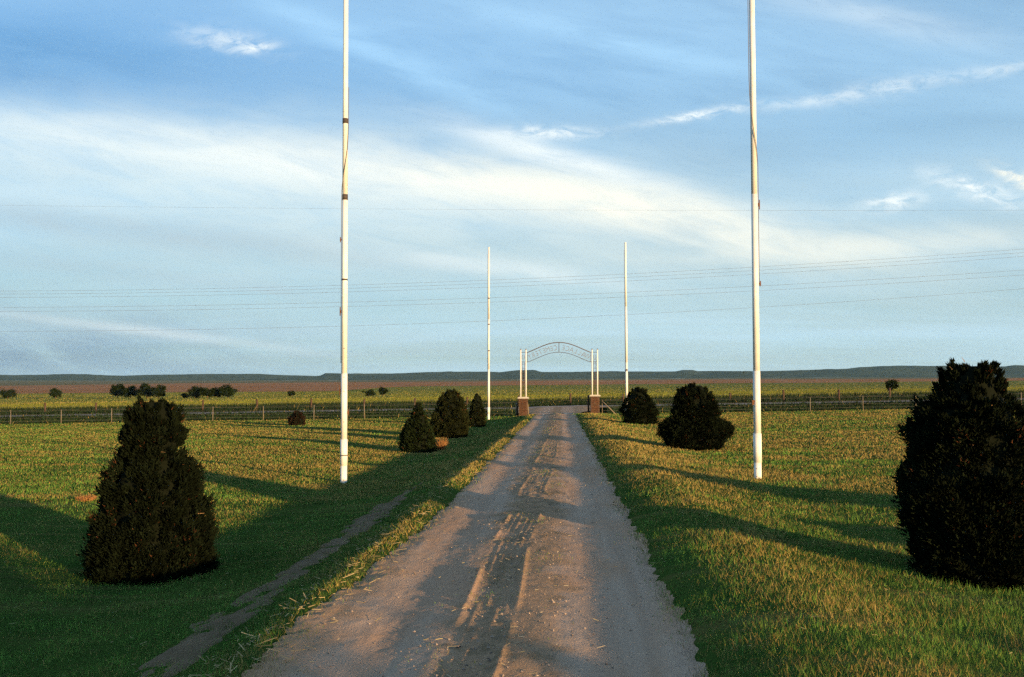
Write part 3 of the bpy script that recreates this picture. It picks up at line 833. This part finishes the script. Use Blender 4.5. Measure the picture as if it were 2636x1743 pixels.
cedar(loc, 99 / s, px_prof([(1092, 38), (1080, 44), (1060, 47), (1040, 42), (1020, 33), (1000, 21), (993, 8)], 1092, 993, s),
      'smooth egg shaped cedar shrub near the gate pier with the brace', 14, 420, 60, .055)
loc, s = put(1076, 1163)
cedar(loc, 132 / s, px_prof([(1163, 40), (1145, 45), (1120, 43), (1100, 35), (1075, 24), (1060, 18), (1045, 12), (1031, 4)], 1163, 1031, s),
      'pointed cone shaped cedar shrub beside the dry orange weed clump', 15, 460, 60, .05, green=(.014, .022, .008))
loc, s = put(1160, 1126)
cedar(loc, 130 / s, px_prof([(1126, 38), (1110, 45), (1085, 49), (1060, 46), (1040, 38), (1020, 29), (1005, 20), (996, 8)], 1126, 996, s),
      'tallest rounded cedar shrub, in the middle of the trio', 16, 520, 60, .055, green=(.019, .023, .008))
loc, s = put(1228, 1099)
cedar(loc, 90 / s, px_prof([(1099, 21), (1080, 23), (1060, 20), (1040, 15), (1020, 9), (1009, 3)], 1099, 1009, s),
      'slender cedar shrub of the trio, closest to the gate', 17, 320, 50, .06, green=(.018, .023, .009))
loc, s = put(764, 1095)
cedar(loc, 40 / s, px_prof([(1095, 19), (1080, 22), (1070, 19), (1060, 12), (1055, 5)], 1095, 1055, s),
      'tiny dark reddish shrub alone on the lawn near the fence', 18, 160, 50, .05, green=(.022, .015, .010), red=.25)
# unseen cedars: some inferred from cast shadows, others added to shade the foreground
STD = [(0, .42), (.1, .55), (.3, .60), (.5, .52), (.7, .38), (.85, .24), (.95, .12), (1, .03)]
def hidden(x, y, h, k, label, seed):
    cedar((x, y, h1(x, y)), h, [(a, b * k) for a, b in STD], label, seed, 160, 24, .14)
hidden(8.4, 11.0, 1.75, 1.2, 'cedar shrub in the outer row beside the largest cedar', 21)
hidden(6.3, 8.9, .60, 1.3, 'low spreading cedar shrub between the two rows', 27)
hidden(5.9, 3.3, .60, 1.3, 'unseen low cedar shrub added to darken the near right corner', 22)
hidden(9.9, -8.4, 4.6, 2.6, 'unseen tall cedar tree behind the viewer, added to shade the near left lawn', 24)
hidden(8.6, -3.6, 1.5, .8, 'unseen cedar shrub added to shade part of the near drive', 23)
hidden(12.5, -13.5, 3.4, 2.6, 'unseen broad cedar tree added to shade the near left corner', 26)

# ------------------------------------------------------------------ far trees
def far_tree(px, py, wpx, hpx, label, seed, group='low trees along the far field edge'):
    x, y, z = on_ground(px, py); s = FPX / y
    w, h = wpx * 1.22 / s, hpx * 1.42 / s
    rng = np.random.default_rng(seed)
    root = empty('field_tree', (x, y, z), label, 'tree', group)
    tr = MB(); tr.tube([(0, 0, -.2), (.05, 0, h * .35), (0, .05, h * .6)], [.03 * h + .05, .03 * h, .02], 7)
    for k in range(4):
        a = k * 1.6 + rng.random(); tr.tube([(.03, 0, h * .3), (w * .3 * math.cos(a), w * .3 * math.sin(a), h * .62)], [.02 * h, .01], 5)
    tr.build('trunk', 'bark', root, True)
    n = 34; C = rng.normal(size=(n, 3)); C /= np.linalg.norm(C, axis=1)[:, None]; C *= (rng.random((n, 1)) ** .4)
    C = C * np.array([w * .42, w * .36, h * .36]) + np.array([0, 0, h * .52])
    m = 130; N = n * m; ci = np.repeat(np.arange(n), m)
    P = C[ci] + rng.normal(size=(N, 3)) * np.array([w * .06, w * .06, h * .07]); P[:, 2] = np.clip(P[:, 2], 0.05, None)
    e = h * .035
    V = np.stack([P + rng.normal(size=(N, 3)) * e for _ in range(3)], 1).reshape(-1, 3)
    V[:, 2] = np.clip(V[:, 2], .02, None)
    F = np.arange(N * 3).reshape(-1, 3)
    c = np.array([.013, .022, .009])[None] * (.6 + .8 * rng.random((n, 1)))[ci]
    link('crown', np_mesh('crown', V, F, np.repeat(c, 3, 0)), 'broadleaf', root)
fg = 'low trees along the far field edge'
far_tree(20, 1027, 40, 20, 'small ragged tree where the far tree line ends', 31)
far_tree(143, 1026, 32, 21, 'small lone round tree between ragged tree and the paired tree clumps', 32)
for px_, w_, h_, sd_ in ((303, 34, 29, 33), (336, 40, 25, 34)): far_tree(px_, 1026, w_, h_, 'round dark tree of the first pair at the field edge', sd_, 'first pair of field trees')
for px_, w_, h_, sd_ in ((378, 50, 29, 35), (408, 34, 26, 36)): far_tree(px_, 1026, w_, h_, 'wide dark tree of the second pair at the field edge', sd_, 'second pair of field trees')
far_tree(476, 1026, 20, 11, 'little bush at the foot of the field trees', 37)
for px_, w_, h_, sd_ in ((506, 46, 25, 38), (534, 34, 22, 39)): far_tree(px_, 1026, w_, h_, 'dark tree beside the little bush at the field edge', sd_, 'third pair of field trees')
for px_, w_, h_, sd_ in ((560, 34, 20, 40), (586, 44, 25, 41)): far_tree(px_, 1025, w_, h_, 'dark tree of the last pair before the flagpole with tape bands', sd_, 'fourth pair of field trees')
far_tree(2296, 1008, 36, 22, 'lone dark tree in the green pasture by the largest cedar', 42)
far_tree(752, 1022, 22, 12, 'faint small bush in the pasture above the tiny red shrub', 43)
far_tree(950, 1021, 34, 14, 'faint wide bush in the pasture beyond the fence', 44)
far_tree(986, 1020, 22, 18, 'faint upright bush next to the wide pasture bush', 45)

far_tree(2232, 1046, 34, 12, 'low dark bush in the ditch between road and pale fence', 46, None)

# ------------------------------------------------------------------ dry weeds
def weed(px, py, wpx, hpx, label, seed):
    x, y, z = on_ground(px, py); s = FPX / y; w, h = wpx / s, hpx / s
    rng = np.random.default_rng(seed); b = MB()
    for _ in range(140):
        a = rng.random() * 6.28; rr = rng.random() ** .6 * w / 2
        p0 = np.array([rr * .25 * math.cos(a), rr * .25 * math.sin(a), 0.]); e = np.array([rr * math.cos(a), rr * math.sin(a), h * (.3 + .7 * rng.random())])
        b.tube([p0, (p0 + e) / 2 + rng.normal(size=3) * .03, e], [.006, .005, .002], 4, False)
    o = b.build('dry_weed_clump', 'dry_weed', None, False, (x, y, z))
    tag(o, label, 'weed')
material('dry_weed', m_flat((.26, .11, .035), (.38, .19, .07), 20), .9)
weed(1133, 1158, 48, 34, 'dry orange tumbleweed clump at the foot of the pointed cedar', 51)
weed(222, 1290, 60, 16, 'flattened rust red dead weed lying on the lawn', 52)

# ------------------------------------------------------------------ grass and litter
def surf_z(X, Y):
    return np.where((X > DRIVE_L - .3) & (X < DRIVE_R + .1) & (Y < 64), np.maximum(lawn_z(X, Y), drive_z(X, Y)), lawn_z(X, Y))
def in_drive(X, Y):
    return (X > DRIVE_L + .02) & (X < DRIVE_R - .02)
def straw_field(X, Y):
    """share of dry cut grass: windrows left by the mower plus patches"""
    t = X * .16 + Y
    rows = vnoise(t * 1.7 + 3 * vnoise(X * .12, Y * .12, 3), X * .10, 13)
    patch = fbm(X * .5, Y * .5, 14)
    verge = np.exp(-((X - 1.85) / .75) ** 2) * .62 * sstep(fbm(X * 1.1, Y * .5, 15), .28, .58) + np.exp(-((X - DRIVE_L + .1) / .30) ** 2) * .35
    far = sstep(Y, 9, 22)
    return np.clip(.13 + far * (.55 * sstep(rows, .48, .80) + .10 + .25 * sstep(fbm(X * .13, Y * .13, 16, 3), .45, .7)) + (.35 + .30 * sstep(X, .9, 1.6)) * sstep(patch, .44, .66) + verge, 0, .9)
def blades(name, n, y0, y1, um, hmin, hmax, seed, wpx, region=None, mat='grass_blade', lean=.5, greens=None, straw=None, two=True, sgain=1.0):
    rng = np.random.default_rng(seed)
    Y = y0 * (y1 / y0) ** rng.random(n); U = (rng.random(n) * 2 - 1) * um; Xp = U * Y - .05 * Y
    if region is not None:
        k = region(Xp, Y, rng); Xp, Y = Xp[k], Y[k]
    n = len(Xp)
    sf = straw_field(Xp, Y) if straw is None else straw(Xp, Y)
    isS = rng.random(n) < sf * sgain
    clump = fbm(Xp * 3, Y * 3, 17, 3)
    hgt = (hmin + (hmax - hmin) * rng.random(n) ** 1.6) * (.45 + 1.1 * clump) * (1 + .5 * sstep(Xp, .9, 1.6) * sstep(fbm(Xp * 2, Y * 2, 18, 2), .45, .7) * (Y < 60))
    hgt = np.where(isS, hgt * .85, hgt)
    dd = np.minimum(Xp - DRIVE_L, DRIVE_R - Xp); hgt = np.where(Y < 62, hgt * (1 - .5 * sstep(dd, .08, .3)), hgt)
    Z = surf_z(Xp, Y) - .006
    az = rng.random(n) * 2 * np.pi
    ld = rng.random(n) * 2 * np.pi
    ll = lean * hgt * (.3 + rng.random(n)); ll = np.where(isS, ll * 1.6, ll)
    wd = np.maximum(.0032, wpx * Y / 995.0) * (.6 + .8 * rng.random(n))
    S = np.stack([np.cos(az), np.sin(az), np.zeros(n)], -1) * wd[:, None]
    B = np.stack([Xp, Y, Z], -1)
    Lv = np.stack([np.cos(ld) * ll, np.sin(ld) * ll, hgt], -1)
    M = B + Lv * np.array([.35, .35, .6])
    Tt = B + Lv
    g1, g2 = (np.array((.052, .138, .021)), np.array((.112, .192, .032))) if greens is None else greens
    c = g1[None] + (g2 - g1)[None] * rng.random((n, 1))
    tone = ((.45 + 1.15 * fbm(Xp * .9, Y * .9, 19, 4)) * (.70 + .65 * rng.random(n)) * (.72 + .6 * sstep(fbm(Xp * 5, Y * 5, 20, 2), .3, .75)))[:, None]
    c = c * tone
    st = np.array((.33, .235, .070))[None] * (.55 + .8 * rng.random((n, 1)))
    c = np.where(isS[:, None], st, c)
    if two:
        V = np.stack([B - S * .5, B + S * .5, M + S * .42, M - S * .42, Tt], 1).reshape(-1, 3)
        i = np.arange(n) * 5
        F = np.concatenate([np.stack([i, i + 1, i + 2], -1), np.stack([i, i + 2, i + 3], -1), np.stack([i + 3, i + 2, i + 4], -1)])
        cc = np.repeat(c, 5, 0)
    else:
        V = np.stack([B - S * .5, B + S * .5, Tt], 1).reshape(-1, 3); i = np.arange(n) * 3
        F = np.stack([i, i + 1, i + 2], -1); cc = np.repeat(c, 3, 0)
    o = link(name, np_mesh(name, V, F, cc), mat)
    o['kind'] = 'stuff'
    return o
def reg_lawn(X, Y, rng):
    wob = (fbm(X * .7 + 1.5, Y * 1.3, 61, 4) - .5) * .42
    wob = wob + np.where(X < 0, .20 * (1 - sstep(Y, 6, 12)), 0)
    d = np.minimum(X + wob - DRIVE_L, DRIVE_R - X + wob)            # how far inside the drive
    tuft = fbm(X * 4.3 + Y * 1.7, Y * 3.1 - X * 1.9, 63, 3)
    k = rng.random(len(X)) < (1 - sstep(d, -.05, .34)) * np.where(d > .02, .30 + .70 * sstep(tuft, .38, .60), 1.0)
    path = np.abs(X + 2.50 + .01 * Y + (fbm(X * 3, Y * 1.5, 89) - .5) * .5) < .19
    k &= ~(path & (Y < 17) & (rng.random(len(X)) < .38))
    return k & (Y < FENCE_END)
tag(blades('lawn_grass', 520000, 2.2, 17, .85, .022, .062, 61, .50, reg_lawn, two=False), 'short uneven green lawn grass near the drive', 'grass')
tag(blades('lawn_grass', 420000, 17, FENCE_END, .72, .030, .065, 62, .58, reg_lawn, two=False), 'mown olive lawn grass reaching to the fence', 'grass')
def reg_hump(X, Y, rng):
    x = X + .42 + (vnoise(Y * .6, Y * 0, 90) - .5) * .3
    p = np.exp(-(x / .28) ** 2) * sstep(vnoise(X * 3.6, Y * 1.6, 91), .50, .80) * (.4 + .6 * sstep(Y, 7, 14)) + .6 * np.exp(-(x / .35) ** 2) * np.exp(-((Y - 59.5) / 2.2) ** 2)
    return rng.random(len(X)) < p * .9
tag(blades('drive_weeds', 260000, 4, 62, .16, .012, .055, 63, .55, reg_hump, two=False, straw=lambda X, Y: np.full_like(X, .45)), 'sparse weeds on the hump of the drive', 'weeds')
def reg_ditch(X, Y, rng): return (np.abs(X) > 3.0 + .05 * (Y - 66) + 4.5 * sstep(Y, 78, 85) ** 2) & (Y > FENCE_END - .5) & (Y < 85)
tag(blades('ditch_grass', 90000, 62.9, 85, .75, .10, .34, 64, .75, reg_ditch, two=False, greens=(np.array((.009, .021, .006)), np.array((.020, .036, .010))), straw=lambda X, Y: np.full_like(X, .025)), 'tall dark unmown grass in the roadside ditch', 'grass')
def reg_far(X, Y, rng): return (Y > 93.4) & (Y < 122)
tag(blades('far_verge_grass', 90000, 93.4, 121, .75, .25, .70, 65, .75, reg_far, two=False, greens=(np.array((.007, .017, .005)), np.array((.015, .029, .008))), straw=lambda X, Y: np.full_like(X, .02)), 'tall dark grass along the far fence', 'grass')

def litter(name, n, xf, y0, y1, l0, l1, seed, mat, col, label, thick=.0024):
    rng = np.random.default_rng(seed)
    Y = y0 * (y1 / y0) ** rng.random(n); X_ = xf(rng, n, Y)
    Z = surf_z(X_, Y) + .004 + .010 * rng.random(n)
    a = rng.random(n) * np.pi; ln = l0 + (l1 - l0) * rng.random(n) ** 2
    D = np.stack([np.cos(a), np.sin(a), (rng.random(n) - .35) * .5], -1) * ln[:, None]
    S = np.stack([-np.sin(a), np.cos(a), np.zeros(n)], -1) * (thick * (.6 + rng.random(n)))[:, None]
    U = np.zeros((n, 3)); U[:, 2] = thick * .8
    B = np.stack([X_, Y, Z], -1)
    V = np.stack([B - S, B + S, B + U * 1.5, B + D - S, B + D + S, B + D + U * 1.5], 1).reshape(-1, 3); i = np.arange(n) * 6
    F = np.concatenate([np.stack([i + p, i + q, i + r], -1) for p, q, r in ((0, 3, 5), (0, 5, 2), (1, 2, 5), (1, 5, 4))])
    c = np.array(col)[None] * (.5 + .9 * rng.random((n, 1)))
    o = link(name, np_mesh(name, V, F, np.repeat(c, 6, 0)), mat); o['kind'] = 'stuff'
    return tag(o, label, 'litter')
litter('straw_litter', 1100, lambda r, n, Y: -1.92 + r.normal(size=n) * .20, 4, 40, .02, .11, 71, 'straw', (.42, .31, .16), 'pale scattered straw along the edge of the drive')
litter('straw_litter', 260, lambda r, n, Y: -.35 + r.normal(size=n) * .25, 4, 50, .015, .06, 72, 'straw', (.42, .34, .22), 'few straw bits on the hump of the drive')
litter('straw_litter', 500, lambda r, n, Y: r.uniform(-.6, .6, n) * Y, 6, 40, .02, .065, 73, 'straw', (.34, .27, .13), 'cut straw strewn over the lawn')
def stones(name, n, xf, seed, label, s0, s1, y1=40):
    rng = np.random.default_rng(seed)
    Y = 4 * (y1 / 4) ** rng.random(n); X_ = xf(rng, n, Y); k = (X_ > DRIVE_L - .3) & (X_ < DRIVE_R + .2); X_, Y = X_[k], Y[k]; n = len(Y)
    s = s0 + (s1 - s0) * rng.random(n) ** 4
    Z = drive_z(X_, Y) + s * .2
    o6 = np.array([(1, 0, 0), (0, 1, 0), (-1, 0, 0), (0, -1, 0), (0, 0, .8), (0, 0, -.8)], float)
    V = (np.stack([X_, Y, Z], -1)[:, None] + o6[None] * s[:, None, None] * (.6 + .7 * rng.random((n, 6, 1)))).reshape(-1, 3); i = np.arange(n) * 6
    F = np.concatenate([np.stack([i + a, i + (a + 1) % 4, i + 4], -1) for a in range(4)] + [np.stack([i + (a + 1) % 4, i + a, i + 5], -1) for a in range(4)])
    c = np.array((.28, .215, .175))[None] * (.5 + .9 * rng.random((n, 1)))
    o = link(name, np_mesh(name, V, F, np.repeat(c, 6, 0)), 'straw'); o['kind'] = 'stuff'
    return tag(o, label, 'gravel')
stones('loose_gravel', 5000, lambda r, n, Y: np.where(r.random(n) < .55, -.35 + r.normal(size=n) * .3, r.uniform(DRIVE_L, DRIVE_R, n)), 81, 'small loose stones scattered on the dirt drive', .003, .013)

# standing crop: upright stems that catch the low light
def reg_crop(X, Y, rng): return Y < b_crop(X / Y) * .99
tag(blades('crop_stems', 200000, 122.5, 390, .72, .22, .36, 66, .50, reg_crop, two=False, greens=(np.array((.085, .105, .016)), np.array((.150, .150, .026))), straw=lambda X, Y: np.full_like(X, .05), lean=.25), 'yellow green standing crop beyond the far fence', 'crop')

def reg_past(X, Y, rng): return (Y > b_crop(X / Y) * 1.01) & (Y < b_past(X / Y) * .99)
tag(blades('pasture_grass', 150000, 270, 1900, .72, .25, .45, 67, .50, reg_past, two=False, greens=(np.array((.060, .085, .018)), np.array((.125, .135, .030))), straw=lambda X, Y: .10 + .35 * sstep(vnoise(Y * .02, X * .002, 8), .5, .8), lean=.25), 'olive pasture grass stretching to the ploughed field', 'grass')

# ------------------------------------------------------------------ air
def haze():
    o = MB().box((0, 7000, 120), (60000, 17000, 640)).build('haze', None)
    m = bpy.data.materials.new('haze'); m.use_nodes = True; t = m.node_tree; t.nodes.clear()
    out = t.nodes.new('ShaderNodeOutputMaterial'); v = t.nodes.new('ShaderNodeVolumePrincipled')
    v.inputs['Color'].default_value = (.46, .76, .95, 1); v.inputs['Density'].default_value = 1.9e-5; v.inputs['Anisotropy'].default_value = .0
    t.links.new(v.outputs[0], out.inputs['Volume'])
    o.data.materials.append(m)
    tag(o, 'thin blue evening haze over the far mesas', 'haze', kind='stuff')
haze()
